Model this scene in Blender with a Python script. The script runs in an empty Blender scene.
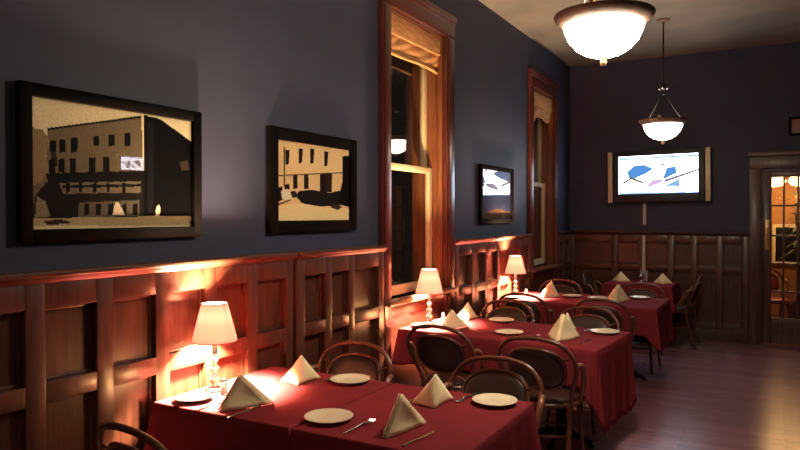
import bpy, bmesh, math, random
import numpy as np
from mathutils import Vector, Matrix

PI = math.pi
S = bpy.context.scene
COL = S.collection
random.seed(7)

# ------------------------------------------------------------------ camera, world, exposure
cam_d = bpy.data.cameras.new('camera')
cam = bpy.data.objects.new('camera', cam_d)
COL.objects.link(cam)
cam_d.sensor_width = 36.0
cam_d.lens = 673.0 / 800.0 * 36.0
cam_d.clip_start = 0.02
cam.location = (2.52, 0.0, 1.60)
cam.rotation_euler = (math.radians(90 - 0.85), 0, math.radians(29.06))
S.camera = cam

world = bpy.data.worlds.new('night')
S.world = world
world.use_nodes = True
world.node_tree.nodes['Background'].inputs[0].default_value = (0.016, 0.011, 0.008, 1)
world.node_tree.nodes['Background'].inputs[1].default_value = 0.4

S.view_settings.view_transform = 'Standard'
S.view_settings.look = 'None'
S.view_settings.exposure = 0.25
S.view_settings.gamma = 1.0
S.view_settings.use_curve_mapping = False

PENDANT_EMIT = 82.0
PENDANT_DIM = 12.0
PENDANT_REAR = 15.0
PENDANT_COL = (1.0, 0.83, 0.63)
LAMP_W = 290.0
DOWN_FILL_W = 680.0
LAMP_COL = (1.0, 0.72, 0.42)
TV_EMIT = 10.0
FOYER_W = 18.0

D = 9.45      # back wall
H = 3.68      # ceiling

# ------------------------------------------------------------------ materials
def srgb(r, g, b):
    f = lambda c: c / 12.92 if c <= 0.04045 else ((c + 0.055) / 1.055) ** 2.4
    return (f(r / 255), f(g / 255), f(b / 255), 1)

def mat_new(name):
    m = bpy.data.materials.new(name)
    m.use_nodes = True
    return m, m.node_tree.nodes, m.node_tree.links, m.node_tree.nodes['Principled BSDF']

def pbr(name, col, rough=0.5, metal=0.0, noise=None, amt=0.15, bump=0.0, coat=0.0, spec=0.5, sheen=0.0):
    m, n, l, b = mat_new(name)
    b.inputs['Base Color'].default_value = col
    b.inputs['Roughness'].default_value = rough
    b.inputs['Metallic'].default_value = metal
    b.inputs['Coat Weight'].default_value = coat
    b.inputs['Coat Roughness'].default_value = 0.15
    b.inputs['Specular IOR Level'].default_value = spec
    b.inputs['Sheen Weight'].default_value = sheen
    if noise:
        t = n.new('ShaderNodeTexCoord')
        x = n.new('ShaderNodeTexNoise'); x.inputs['Scale'].default_value = noise
        x.inputs['Detail'].default_value = 6
        l.new(t.outputs['Object'], x.inputs['Vector'])
        r = n.new('ShaderNodeMapRange')
        r.inputs['From Min'].default_value = 0.3; r.inputs['From Max'].default_value = 0.7
        r.inputs['To Min'].default_value = 1 - amt; r.inputs['To Max'].default_value = 1 + amt
        l.new(x.outputs['Fac'], r.inputs['Value'])
        mx = n.new('ShaderNodeMix'); mx.data_type = 'RGBA'; mx.blend_type = 'MULTIPLY'
        mx.inputs['Factor'].default_value = 1
        mx.inputs['A'].default_value = col
        l.new(r.outputs['Result'], mx.inputs['B'])
        l.new(mx.outputs['Result'], b.inputs['Base Color'])
        if bump:
            bp = n.new('ShaderNodeBump'); bp.inputs['Strength'].default_value = bump
            bp.inputs['Distance'].default_value = 0.004
            l.new(x.outputs['Fac'], bp.inputs['Height']); l.new(bp.outputs['Normal'], b.inputs['Normal'])
    return m

def wood(name, dark, light, rough=0.32, coat=0.3, scale=(14, 14, 1.2), bump=0.04):
    m, n, l, b = mat_new(name)
    t = n.new('ShaderNodeTexCoord')
    mp = n.new('ShaderNodeMapping'); mp.inputs['Scale'].default_value = scale
    x = n.new('ShaderNodeTexNoise'); x.inputs['Scale'].default_value = 2.2
    x.inputs['Detail'].default_value = 8; x.inputs['Roughness'].default_value = 0.62
    x.inputs['Distortion'].default_value = 0.7
    r = n.new('ShaderNodeValToRGB')
    r.color_ramp.elements[0].position = 0.3; r.color_ramp.elements[0].color = dark
    r.color_ramp.elements[1].position = 0.72; r.color_ramp.elements[1].color = light
    l.new(t.outputs['Object'], mp.inputs['Vector']); l.new(mp.outputs['Vector'], x.inputs['Vector'])
    l.new(x.outputs['Fac'], r.inputs['Fac']); l.new(r.outputs['Color'], b.inputs['Base Color'])
    b.inputs['Roughness'].default_value = rough
    b.inputs['Coat Weight'].default_value = coat
    b.inputs['Coat Roughness'].default_value = 0.18
    bp = n.new('ShaderNodeBump'); bp.inputs['Strength'].default_value = bump; bp.inputs['Distance'].default_value = 0.003
    l.new(x.outputs['Fac'], bp.inputs['Height']); l.new(bp.outputs['Normal'], b.inputs['Normal'])
    return m

def emit(name, col, s):
    m, n, l, b = mat_new(name)
    b.inputs['Base Color'].default_value = (0.8, 0.78, 0.72, 1)
    b.inputs['Emission Color'].default_value = (*col[:3], 1)
    b.inputs['Emission Strength'].default_value = s
    return m

def attr_mat(name, rough=0.5, emission=0.0):
    m, n, l, b = mat_new(name)
    a = n.new('ShaderNodeAttribute'); a.attribute_name = 'print'
    b.inputs['Roughness'].default_value = rough
    b.inputs['Specular IOR Level'].default_value = 0.05
    if emission:
        b.inputs['Base Color'].default_value = (0.01, 0.01, 0.012, 1)
        l.new(a.outputs['Color'], b.inputs['Emission Color'])
        b.inputs['Emission Strength'].default_value = emission
    else:
        l.new(a.outputs['Color'], b.inputs['Base Color'])
    return m

def glass_sheet(name, rough=0.0, tint=(1, 1, 1, 1)):
    m = bpy.data.materials.new(name); m.use_nodes = True
    n, l = m.node_tree.nodes, m.node_tree.links
    n.clear()
    o = n.new('ShaderNodeOutputMaterial'); mx = n.new('ShaderNodeMixShader')
    fr = n.new('ShaderNodeFresnel'); ge = n.new('ShaderNodeNewGeometry'); mr = n.new('ShaderNodeMapRange')
    mr.inputs['To Min'].default_value = 1.5; mr.inputs['To Max'].default_value = 1 / 1.5   # both faces of the thin pane reflect alike
    l.new(ge.outputs['Backfacing'], mr.inputs['Value']); l.new(mr.outputs['Result'], fr.inputs['IOR'])
    tr = n.new('ShaderNodeBsdfTransparent'); tr.inputs['Color'].default_value = tint
    gl = n.new('ShaderNodeBsdfGlossy'); gl.inputs['Roughness'].default_value = rough
    l.new(fr.outputs['Fac'], mx.inputs['Fac']); l.new(tr.outputs[0], mx.inputs[1]); l.new(gl.outputs[0], mx.inputs[2])
    l.new(mx.outputs[0], o.inputs['Surface'])
    return m

def shade_mat():
    m = bpy.data.materials.new('lamp_shade_fabric'); m.use_nodes = True
    n, l = m.node_tree.nodes, m.node_tree.links
    n.clear()
    o = n.new('ShaderNodeOutputMaterial'); mx = n.new('ShaderNodeMixShader'); mx.inputs['Fac'].default_value = 0.55
    tc = n.new('ShaderNodeTexCoord'); nz = n.new('ShaderNodeTexNoise'); nz.inputs['Scale'].default_value = 180
    rp = n.new('ShaderNodeMix'); rp.data_type = 'RGBA'
    rp.inputs['A'].default_value = (0.0085, 0.0017, 0.0015, 1); rp.inputs['B'].default_value = (0.0105, 0.0022, 0.0020, 1)
    l.new(tc.outputs['Object'], nz.inputs['Vector']); l.new(nz.outputs['Fac'], rp.inputs['Factor'])
    d = n.new('ShaderNodeBsdfDiffuse'); t = n.new('ShaderNodeBsdfTranslucent')
    d.inputs['Color'].default_value = (0.60, 0.24, 0.19, 1); l.new(rp.outputs['Result'], t.inputs['Color'])
    l.new(d.outputs[0], mx.inputs[1]); l.new(t.outputs[0], mx.inputs[2]); l.new(mx.outputs[0], o.inputs['Surface'])
    return m

def floor_mat():
    m, n, l, b = mat_new('dark_plank_floor')
    t = n.new('ShaderNodeTexCoord')
    br = n.new('ShaderNodeTexBrick')
    br.inputs['Scale'].default_value = 1.0
    br.inputs['Brick Width'].default_value = 1.3; br.inputs['Row Height'].default_value = 0.095
    br.inputs['Mortar Size'].default_value = 0.0014; br.inputs['Bias'].default_value = 0.0
    br.inputs['Color1'].default_value = (0.22, 0.098, 0.125, 1)
    br.inputs['Color2'].default_value = (0.30, 0.14, 0.17, 1)
    br.inputs['Mortar'].default_value = (0.012, 0.007, 0.006, 1)
    l.new(t.outputs['Object'], br.inputs['Vector'])
    mp = n.new('ShaderNodeMapping'); mp.inputs['Scale'].default_value = (2, 30, 1)
    nz = n.new('ShaderNodeTexNoise'); nz.inputs['Scale'].default_value = 1.5; nz.inputs['Detail'].default_value = 8
    l.new(t.outputs['Object'], mp.inputs['Vector']); l.new(mp.outputs['Vector'], nz.inputs['Vector'])
    r = n.new('ShaderNodeMapRange'); r.inputs['To Min'].default_value = 0.55; r.inputs['To Max'].default_value = 1.45
    l.new(nz.outputs['Fac'], r.inputs['Value'])
    mx = n.new('ShaderNodeMix'); mx.data_type = 'RGBA'; mx.blend_type = 'MULTIPLY'; mx.inputs['Factor'].default_value = 1
    l.new(br.outputs['Color'], mx.inputs['A']); l.new(r.outputs['Result'], mx.inputs['B'])
    l.new(mx.outputs['Result'], b.inputs['Base Color'])
    b.inputs['Roughness'].default_value = 0.24
    bp = n.new('ShaderNodeBump'); bp.inputs['Strength'].default_value = 0.12; bp.inputs['Distance'].default_value = 0.004
    l.new(nz.outputs['Fac'], bp.inputs['Height']); l.new(bp.outputs['Normal'], b.inputs['Normal'])
    return m

def blind_mat():
    m, n, l, b = mat_new('woven_bamboo')
    t = n.new('ShaderNodeTexCoord')
    mp = n.new('ShaderNodeMapping'); mp.inputs['Scale'].default_value = (6, 6, 160)
    w = n.new('ShaderNodeTexNoise'); w.inputs['Scale'].default_value = 1.0; w.inputs['Detail'].default_value = 5
    l.new(t.outputs['Object'], mp.inputs['Vector']); l.new(mp.outputs['Vector'], w.inputs['Vector'])
    r = n.new('ShaderNodeValToRGB')
    r.color_ramp.elements[0].position = 0.25; r.color_ramp.elements[0].color = (0.32, 0.12, 0.035, 1)
    r.color_ramp.elements[1].position = 0.7; r.color_ramp.elements[1].color = (0.80, 0.40, 0.14, 1)
    l.new(w.outputs['Fac'], r.inputs['Fac']); l.new(r.outputs['Color'], b.inputs['Base Color'])
    b.inputs['Roughness'].default_value = 0.7
    bp = n.new('ShaderNodeBump'); bp.inputs['Strength'].default_value = 0.5; bp.inputs['Distance'].default_value = 0.004
    l.new(w.outputs['Fac'], bp.inputs['Height']); l.new(bp.outputs['Normal'], b.inputs['Normal'])
    return m

M = {}
M['wall'] = pbr('slate_grey_paint', (0.036, 0.038, 0.071, 1), 0.6, noise=5, amt=0.07, bump=0.06, spec=0.35)
M['ceiling'] = pbr('cream_ceiling_paint', (0.155, 0.138, 0.116, 1), 0.75, noise=1.3, amt=0.32, bump=0.05)  # uneven tone paints stains and blotches of light into the ceiling colour
M['floor'] = floor_mat()
M['mahogany'] = wood('mahogany', (0.040, 0.0115, 0.0078, 1), (0.125, 0.040, 0.021, 1), 0.36, 0.2)
M['mahogany_h'] = wood('mahogany_long_grain', (0.040, 0.0115, 0.0078, 1), (0.125, 0.040, 0.021, 1), 0.36, 0.2, (14, 1.2, 14))
M['casing'] = wood('window_casing_wood', (0.050, 0.0095, 0.007, 1), (0.118, 0.025, 0.014, 1), 0.3, 0.3)
M['jamb'] = wood('window_jamb_wood', (0.10, 0.030, 0.011, 1), (0.24, 0.080, 0.027, 1), 0.35, 0.2)
M['sash'] = wood('pale_sash_wood', (0.50, 0.36, 0.19, 1), (0.68, 0.52, 0.30, 1), 0.45, 0.1)
M['chair_wood'] = wood('bentwood', (0.06, 0.017, 0.009, 1), (0.16, 0.047, 0.021, 1), 0.33, 0.2, (10, 10, 10))
M['brace_wood_lit'] = wood('bentwood_brace_lit', (0.10, 0.032, 0.015, 1), (0.27, 0.09, 0.04, 1), 0.35, 0.2, (10, 10, 10))  # chair wood lightened: the light caught by the braces is in the colour
M['vinyl'] = pbr('brown_vinyl', (0.032, 0.015, 0.010, 1), 0.4, noise=60, amt=0.1, bump=0.08)
M['red_vinyl'] = pbr('red_vinyl', (0.30, 0.03, 0.03, 1), 0.4, noise=60, amt=0.1, bump=0.08)
M['cloth'] = pbr('burgundy_cloth', (0.20, 0.022, 0.029, 1), 0.9, noise=9, amt=0.10, bump=0.10, spec=0.08)
M['table'] = wood('table_wood', (0.03, 0.013, 0.008, 1), (0.07, 0.03, 0.015, 1))
M['iron'] = pbr('black_iron', (0.012, 0.011, 0.012, 1), 0.45, 0.6, noise=20, amt=0.1)
M['napkin'] = pbr('cream_linen', (0.92, 0.76, 0.46, 1), 0.9, noise=70, amt=0.05, bump=0.08, spec=0.2)
M['plate'] = pbr('cream_china', (0.86, 0.74, 0.52, 1), 0.22, noise=8, amt=0.03)
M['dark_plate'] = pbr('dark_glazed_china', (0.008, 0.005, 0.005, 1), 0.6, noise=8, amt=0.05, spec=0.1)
M['steel'] = pbr('cutlery_steel', (0.45, 0.42, 0.40, 1), 0.22, 1.0, noise=15, amt=0.05)
M['silver'] = pbr('silver', (0.70, 0.70, 0.70, 1), 0.15, 1.0, noise=15, amt=0.05)
M['bronze'] = pbr('oil_rubbed_bronze', (0.10, 0.060, 0.038, 1), 0.6, 0.0, noise=14, amt=0.2, bump=0.05)
M['brass'] = pbr('finial_brass', (0.55, 0.36, 0.16, 1), 0.35, 0.8, noise=14, amt=0.1)
M['bowl'] = emit('glowing_frosted_glass', PENDANT_COL, PENDANT_EMIT)
M['bowl_dim'] = emit('dimmed_frosted_glass', PENDANT_COL, PENDANT_DIM)
M['bowl_rear'] = emit('rear_frosted_glass', PENDANT_COL, PENDANT_REAR)
M['bulb'] = emit('lamp_bulb_glow', LAMP_COL, 30.0)
M['shade'] = shade_mat()
M['frame'] = pbr('black_frame', (0.004, 0.0028, 0.003, 1), 0.8, noise=12, amt=0.15, spec=0.05)
M['print'] = attr_mat('photographic_print', 0.6)
M['screen'] = attr_mat('television_picture', 0.2, TV_EMIT)
M['glass'] = glass_sheet('window_glass')
M['pic_glass'] = glass_sheet('picture_glass')
M['black_plastic'] = pbr('black_plastic', (0.008, 0.008, 0.014, 1), 0.5, noise=12, amt=0.1)
M['speaker'] = pbr('champagne_speaker_grille', (0.66, 0.52, 0.33, 1), 0.45, 0.1, noise=220, amt=0.1)
M['raceway'] = pbr('cream_raceway', (0.60, 0.50, 0.38, 1), 0.5, noise=12, amt=0.05)
M['blind'] = blind_mat()
M['clear'] = pbr('clear_glass', (0.95, 0.95, 0.93, 1), 0.03, noise=4, amt=0.02)
M['clear'].node_tree.nodes['Principled BSDF'].inputs['Transmission Weight'].default_value = 0.85
M['salt'] = pbr('white_salt', (0.8, 0.78, 0.72, 1), 0.7, noise=90, amt=0.08)
M['card'] = pbr('grey_card', (0.30, 0.28, 0.27, 1), 0.5, noise=20, amt=0.05)
M['foyer_wall'] = pbr('tan_foyer_paint', (0.40, 0.18, 0.065, 1), 0.7, noise=5, amt=0.08)
M['foyer_trim'] = pbr('cream_trim_paint', (0.72, 0.60, 0.40, 1), 0.5, noise=9, amt=0.05)
M['night_glass'] = pbr('dark_window_pane', (0.012, 0.010, 0.014, 1), 0.15, noise=4, amt=0.2)
M['leaf'] = pbr('dark_green_leaf', (0.035, 0.05, 0.02, 1), 0.5, noise=14, amt=0.25)
M['pot'] = pbr('brown_pot', (0.07, 0.03, 0.018, 1), 0.5, noise=14, amt=0.15)

# ------------------------------------------------------------------ mesh helpers
def obj(name, bm, mat, parent=None, smooth=None, recalc=True):
    if recalc:
        bmesh.ops.recalc_face_normals(bm, faces=bm.faces[:])
    me = bpy.data.meshes.new(name)
    bm.to_mesh(me); bm.free()
    me.materials.append(M[mat] if isinstance(mat, str) else mat)
    if smooth:
        me.polygons.foreach_set('use_smooth', [True] * len(me.polygons))
        if smooth is not True:
            me.set_sharp_from_angle(angle=math.radians(smooth))
    o = bpy.data.objects.new(name, me)
    COL.objects.link(o)
    if parent: o.parent = parent
    return o

def thing(name, label, cat, loc=(0, 0, 0), rz=0.0, group=None):
    o = bpy.data.objects.new(name, None)
    o.empty_display_size = 0.1
    COL.objects.link(o)
    o.location = loc; o.rotation_euler = (0, 0, rz)
    return tag(o, label, cat, group)

def tag(o, label, cat, group=None):
    o['label'] = label; o['category'] = cat
    if group: o['group'] = group
    return o

def struct(name, bm=None, mat=None, smooth=None, label=None, cat=None):
    if bm is None:
        o = bpy.data.objects.new(name, None); COL.objects.link(o)
    else:
        o = obj(name, bm, mat, None, smooth)
    o['kind'] = 'structure'
    if label: o['label'] = label
    if cat: o['category'] = cat
    return o

def copy_tree(o, parent=None):
    c = o.copy()
    COL.objects.link(c)
    c.parent = parent
    for ch in list(o.children):
        copy_tree(ch, c)
    return c

def BM(): return bmesh.new()

IDENT = lambda a, b, c: (a, b, c)

def box(bm, a0, a1, b0, b1, c0, c1, bev=0.0, f=IDENT):
    vs = [bm.verts.new(f(a, b, c)) for a in (a0, a1) for b in (b0, b1) for c in (c0, c1)]
    idx = [(0, 1, 3, 2), (4, 6, 7, 5), (0, 4, 5, 1), (2, 3, 7, 6), (0, 2, 6, 4), (1, 5, 7, 3)]
    fs = [bm.faces.new([vs[i] for i in q]) for q in idx]
    if bev > 0:
        es = list({e for fc in fs for e in fc.edges})
        bmesh.ops.bevel(bm, geom=es, offset=bev, segments=2, affect='EDGES', profile=0.6)

def catmull(pts, n=6, closed=False):
    P = [Vector(p) for p in pts]; out = []
    m = len(P)
    for i in range(m if closed else m - 1):
        if closed:
            a, b, c, d = P[(i - 1) % m], P[i], P[(i + 1) % m], P[(i + 2) % m]
        else:
            b, c = P[i], P[i + 1]
            a = P[i - 1] if i > 0 else b * 2 - c
            d = P[i + 2] if i + 2 < m else c * 2 - b
        for k in range(n):
            t = k / n
            out.append(0.5 * ((2 * b) + (c - a) * t + (2 * a - 5 * b + 4 * c - d) * t * t + (3 * b - a - 3 * c + d) * t ** 3))
    if not closed: out.append(P[-1])
    return out

def tube(bm, pts, r, seg=8, closed=False, n=6, smooth_path=True):
    P = catmull(pts, n, closed) if smooth_path else [Vector(p) for p in pts]
    m = len(P); rings = []
    rad = r if callable(r) else (lambda t: r)
    up = None
    for i in range(m):
        if closed: tan = P[(i + 1) % m] - P[i - 1]
        else: tan = P[min(i + 1, m - 1)] - P[max(i - 1, 0)]
        tan.normalize()
        if up is None:
            up = Vector((0, 0, 1)) if abs(tan.z) < 0.9 else Vector((1, 0, 0))
        up = (up - tan * up.dot(tan)).normalized()
        s = tan.cross(up)
        rr = rad(i / max(1, m - 1))
        rings.append([bm.verts.new(P[i] + (up * math.cos(2 * PI * k / seg) + s * math.sin(2 * PI * k / seg)) * rr) for k in range(seg)])
    for i in range(m if closed else m - 1):
        A, B = rings[i], rings[(i + 1) % m]
        off = 0
        if closed and i == m - 1:
            off = min(range(seg), key=lambda q: (A[0].co - B[q].co).length)
        for k in range(seg):
            bm.faces.new((A[k], A[(k + 1) % seg], B[(k + 1 + off) % seg], B[(k + off) % seg]))
    if not closed:
        bm.faces.new(rings[0]); bm.faces.new(rings[-1])

def lathe(bm, prof, seg=32, cx=0, cy=0, cz=0, cap=True, sx=1.0, sy=1.0):
    rings = []
    for r, z in prof:
        if r < 1e-5: rings.append([bm.verts.new((cx, cy, cz + z))])
        else: rings.append([bm.verts.new((cx + sx * r * math.cos(2 * PI * k / seg), cy + sy * r * math.sin(2 * PI * k / seg), cz + z)) for k in range(seg)])
    for A, B in zip(rings, rings[1:]):
        if len(A) == 1 and len(B) == 1: continue
        for k in range(seg):
            k2 = (k + 1) % seg
            if len(A) == 1: bm.faces.new((A[0], B[k], B[k2]))
            elif len(B) == 1: bm.faces.new((A[k], A[k2], B[0]))
            else: bm.faces.new((A[k], A[k2], B[k2], B[k]))
    if cap:
        for R in (rings[0], rings[-1]):
            if len(R) > 2: bm.faces.new(R)

def print_mesh(name, w, h, polys, bg, org, sax, parent, mat, nx=170, ny=120, noise=0.08, seed=1, gain=1.0):
    """a flat photographic print: a fine grid whose faces take the colours of the picture"""
    s = (np.arange(nx) + 0.5) / nx; t = (np.arange(ny) + 0.5) / ny
    SS, TT = np.meshgrid(s, t)
    c = np.zeros((ny, nx, 3)); c[:] = srgb(*bg)[:3]
    for col, pts in polys:
        ins = np.zeros((ny, nx), bool); q = len(pts)
        for i in range(q):
            x1, y1 = pts[i]; x2, y2 = pts[(i + 1) % q]
            if y1 == y2: continue
            cr = ((y1 > TT) != (y2 > TT)) & (SS < (x2 - x1) * (TT - y1) / (y2 - y1) + x1)
            ins ^= cr
        c[ins] = np.array(srgb(*col)[:3]) * gain
    rng = np.random.default_rng(seed)
    c *= 1 + noise * rng.normal(size=(ny, nx, 1)).clip(-2, 2)
    c = c.clip(0, 1)
    ox = Vector(org); ax = Vector(sax)
    verts = [ox + ax * (w * i / nx) + Vector((0, 0, h * j / ny)) for j in range(ny + 1) for i in range(nx + 1)]
    faces = [(j * (nx + 1) + i, j * (nx + 1) + i + 1, (j + 1) * (nx + 1) + i + 1, (j + 1) * (nx + 1) + i) for j in range(ny) for i in range(nx)]
    me = bpy.data.meshes.new(name); me.from_pydata([tuple(v) for v in verts], [], faces)
    a = me.color_attributes.new('print', 'FLOAT_COLOR', 'CORNER')
    full = np.ones((ny * nx, 4, 4)); full[:, :, :3] = c.reshape(-1, 1, 3)
    a.data.foreach_set('color', full.astype(np.float32).ravel())
    me.materials.append(M[mat])
    o = bpy.data.objects.new(name, me); COL.objects.link(o); o.parent = parent
    return o


# ------------------------------------------------------------------ room shell
XR, YR = 6.2, -2.6
W1 = (4.336, 5.30, 0.965, 3.15)
W2 = (7.720, 8.63, 0.965, 3.11)
DX0, DX1, DZ = 2.386, 3.30, 2.16
bm = BM(); box(bm, -0.35, XR + 0.1, YR - 0.1, 12.0, -0.12, 0.0)
struct('floor', bm, 'floor')
bm = BM(); box(bm, -0.35, XR + 0.1, YR - 0.1, D + 0.25, H, H + 0.12)
struct('ceiling', bm, 'ceiling')
bm = BM()
box(bm, -0.3, 0, YR, W1[0], 0, H)
box(bm, -0.3, 0, W1[1], W2[0], 0, H)
box(bm, -0.3, 0, W2[1], D, 0, H)
for w in (W1, W2):
    box(bm, -0.3, 0, w[0], w[1], 0, w[2]); box(bm, -0.3, 0, w[0], w[1], w[3], H)
struct('wall_left', bm, 'wall')
bm = BM()
box(bm, -0.3, DX0, D, D + 0.2, 0, H); box(bm, DX1, XR, D, D + 0.2, 0, H); box(bm, DX0, DX1, D, D + 0.2, DZ, H)
struct('wall_back', bm, 'wall')
bm = BM(); box(bm, XR, XR + 0.1, YR, D + 0.2, 0, H); struct('wall_right', bm, 'wall')
bm = BM(); box(bm, -0.3, XR, YR - 0.1, YR, 0, H); struct('wall_rear', bm, 'wall')

# foyer behind the french door
bm = BM()
box(bm, 1.4, 4.6, 11.8, 11.9, 0, 2.9); box(bm, 1.3, 1.4, D + 0.2, 11.9, 0, 2.9); box(bm, 4.6, 4.7, D + 0.2, 11.9, 0, 2.9)
struct('wall_foyer', bm, 'foyer_wall')
bm = BM(); box(bm, 1.3, 4.7, D + 0.2, 11.9, 2.9, 3.0); struct('ceiling_foyer', bm, 'ceiling')

# ------------------------------------------------------------------ wainscot
LEFT = lambda n, s, z: (n, s, z)
BACK = lambda n, s, z: (s, D - n, z)
def wainscot(name, f, s0, s1, stiles, end0=True, prof=0.0):
    fr = 0.045 + prof
    bm = BM()
    for a, b in stiles:
        box(bm, 0, fr, a, b, 0.0, 1.335, 0.006, f)
    segs = [(stiles[i][1], stiles[i + 1][0]) for i in range(len(stiles) - 1)]
    for a, b in segs:
        box(bm, 0, fr - 0.001, a - 0.002, b + 0.002, 1.235, 1.335, 0.005, f)
        box(bm, 0, fr - 0.001, a - 0.002, b + 0.002, 0.865, 0.945, 0.006, f)
        box(bm, 0, fr - 0.001, a - 0.002, b + 0.002, 0.0, 0.22, 0.005, f)
    t = struct(name, bm, 'mahogany', 40)
    bm = BM()
    for a, b in segs:
        for z0, z1 in ((0.945, 1.235), (0.22, 0.865)):
            box(bm, 0, 0.006, a, b, z0, z1, 0, f)
            # small quarter bead round the flat panel
            for u0, u1, w0, w1 in ((a, a + .012, z0, z1), (b - .012, b, z0, z1), (a + .012, b - .012, z0, z0 + .012), (a + .012, b - .012, z1 - .012, z1)):
                box(bm, .006, .016, u0, u1, w0, w1, .004, f)
    obj('panelling', bm, 'mahogany', t)
    bm = BM()
    prof2 = [(0, 1.335), (fr + .004, 1.335), (fr + .010, 1.343), (fr + .016, 1.352), (fr + .030, 1.358), (fr + .034, 1.364), (fr + .034, 1.374), (fr + .028, 1.381), (0, 1.383)]
    A = [bm.verts.new(f(n, s0, z)) for n, z in prof2]; B = [bm.verts.new(f(n, s1, z)) for n, z in prof2]
    k = len(prof2)
    for i in range(k): bm.faces.new((A[i], A[(i + 1) % k], B[(i + 1) % k], B[i]))
    bm.faces.new(A); bm.faces.new(B)
    obj('cap_rail', bm, 'mahogany_h', t, 40)
    bm = BM(); box(bm, fr, fr + 0.014, s0, s1, 0.0, 0.14, 0.004, f)
    obj('baseboard', bm, 'mahogany_h', t, 40)
    return t

st = [(3.095, 3.160)]
y = 2.765
while y > YR:
    st.insert(0, (y, y + 0.082)); y -= 0.308
wainscot('trim_1', LEFT, YR, 3.163, st)
wainscot('trim_2', LEFT, 3.182, 4.206, [(3.182, 3.262), (3.478, 3.545), (3.745, 3.812), (4.130, 4.206)], prof=0.008)
wainscot('trim_3', LEFT, 5.464, 7.612, [(5.464, 5.545), (5.84, 5.91), (6.18, 6.25), (6.52, 6.59), (6.86, 6.93), (7.20, 7.27), (7.535, 7.612)])
wainscot('trim_4', LEFT, 8.735, D - 0.085, [(8.735, 8.80), (9.03, 9.09), (9.29, D - 0.085)])
bs = [(0.0, 0.08)] + [(x - 0.04, x + 0.04) for x in (0.625, 0.98, 1.34, 1.62, 1.92)] + [(2.18, 2.252)]
wainscot('trim_5', BACK, 0.0, 2.252, bs)

# ------------------------------------------------------------------ windows
def window(name, w, c0, c1, crown):
    y0, y1, z0, z1 = w
    root = struct(name)
    bm = BM()
    box(bm, 0, 0.040, c0, y0, 0, z1, 0.006); box(bm, 0, 0.040, y1, c1, 0, z1, 0.006)
    box(bm, 0.040, 0.050, c0 + .02, y0 - .03, 0.02, z1 - .02, 0.004); box(bm, 0.040, 0.050, y1 + .03, c1 - .02, 0.02, z1 - .02, 0.004)
    box(bm, 0, 0.042, c0 - .005, c1 + .005, z1, crown, 0.006)
    box(bm, 0, 0.050, c0 - .008, c1 + .008, crown, crown + .03, 0.008)
    box(bm, 0, 0.058, c0 - .02, c1 + .02, crown + .03, crown + .075, 0.010)
    obj('casing', bm, 'casing', root, 40)
    bm = BM()
    box(bm, -0.29, 0.0, y0, y0 + .014, z0, z1); box(bm, -0.29, 0.0, y1 - .014, y1, z0, z1); box(bm, -0.29, 0, y0, y1, z1 - .014, z1)
    box(bm, -0.065, -0.045, y1 - .034, y1 - .014, z0, z1, .003); box(bm, -0.065, -0.045, y0 + .014, y0 + .034, z0, z1, .003)
    obj('jamb', bm, 'jamb', root, 40)
    bm = BM(); box(bm, -0.29, 0.095, y0 - .11, y1 + .11, z0 - .035, z0, 0.008)
    # the stool runs through the opening only; its ears lap over the casing
    obj('sill', bm, 'jamb', root, 40)
    bm = BM(); box(bm, 0, 0.03, y0, y1, z0 - .13, z0 - .036, .004); box(bm, 0, .018, y0, y1, 0, z0 - .13, 0)
    obj('apron', bm, 'casing', root, 40)
    zm = 1.985
    for nm, xo, za, zb in (('upper_sash', -0.165, zm - .02, z1 - .014), ('lower_sash', -0.115, z0, zm + .025)):
        bm = BM(); a, b = y0 + .016, y1 - .016; x0, x1 = xo - .02, xo + .02; sw = 0.055
        box(bm, x0, x1, a, a + sw, za, zb, .004); box(bm, x0, x1, b - sw, b, za, zb, .004)
        box(bm, x0 + .001, x1 - .001, a + sw, b - sw, zb - .05, zb, .004); box(bm, x0 + .001, x1 - .001, a + sw, b - sw, za, za + (.075 if 'lower' in nm else .04), .004)
        s = obj(nm, bm, 'sash', root, 40)
        bm = BM(); box(bm, xo - .003, xo + .003, a + sw - .005, b - sw + .005, za + .03, zb - .03)
        obj('pane', bm, 'glass', s)
    return root
window('window_1', W1, 4.206, 5.462, 3.268)
window('window_2', W2, 7.616, 8.725, 3.240)

def blind(w, drop, label, ragged):
    y0, y1, z0, z1 = w
    t = thing('window_blind', label, 'blind', (0.0, (y0 + y1) / 2, z1 - .02), 0, 'woven window blinds')
    hw = (y1 - y0) / 2 - .022
    bm = BM(); box(bm, -0.045, -0.012, -hw, hw, -0.155, 0.0, .004)
    obj('valance', bm, 'blind', t, 40)
    bm = BM(); n = 40; rows = 14
    g = []
    for j in range(rows + 1):
        r = []
        for i in range(n + 1):
            u = i / n; v = j / rows
            z = -0.10 - (drop - 0.10 + ragged * (0.02 * math.sin(u * 9) + 0.05 * (1 - u) ** 2 if ragged > 1 else 0.012 * math.sin(u * 11))) * v
            x = -0.050 + 0.030 * math.sin(min(1, v * 1.1) * PI) * 0.6 + 0.004 * math.sin(u * 23 + j)
            r.append(bm.verts.new((x, -hw + 2 * hw * u, z)))
        g.append(r)
    for j in range(rows):
        for i in range(n): bm.faces.new((g[j][i], g[j][i + 1], g[j + 1][i + 1], g[j + 1][i]))
    o = obj('woven_panel', bm, 'blind', t, True)
    md = o.modifiers.new('thickness', 'SOLIDIFY'); md.thickness = 0.012; md.offset = 0
    # bottom roll
    bm = BM(); tube(bm, [(-0.048, -hw, -drop + (-0.03 if ragged > 1 else 0)), (-0.046, -hw * .4, -drop - .006), (-0.046, hw * .4, -drop + .004), (-0.048, hw, -drop - .012)], 0.014, 8)
    obj('bottom_roll', bm, 'blind', t, True)
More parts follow.
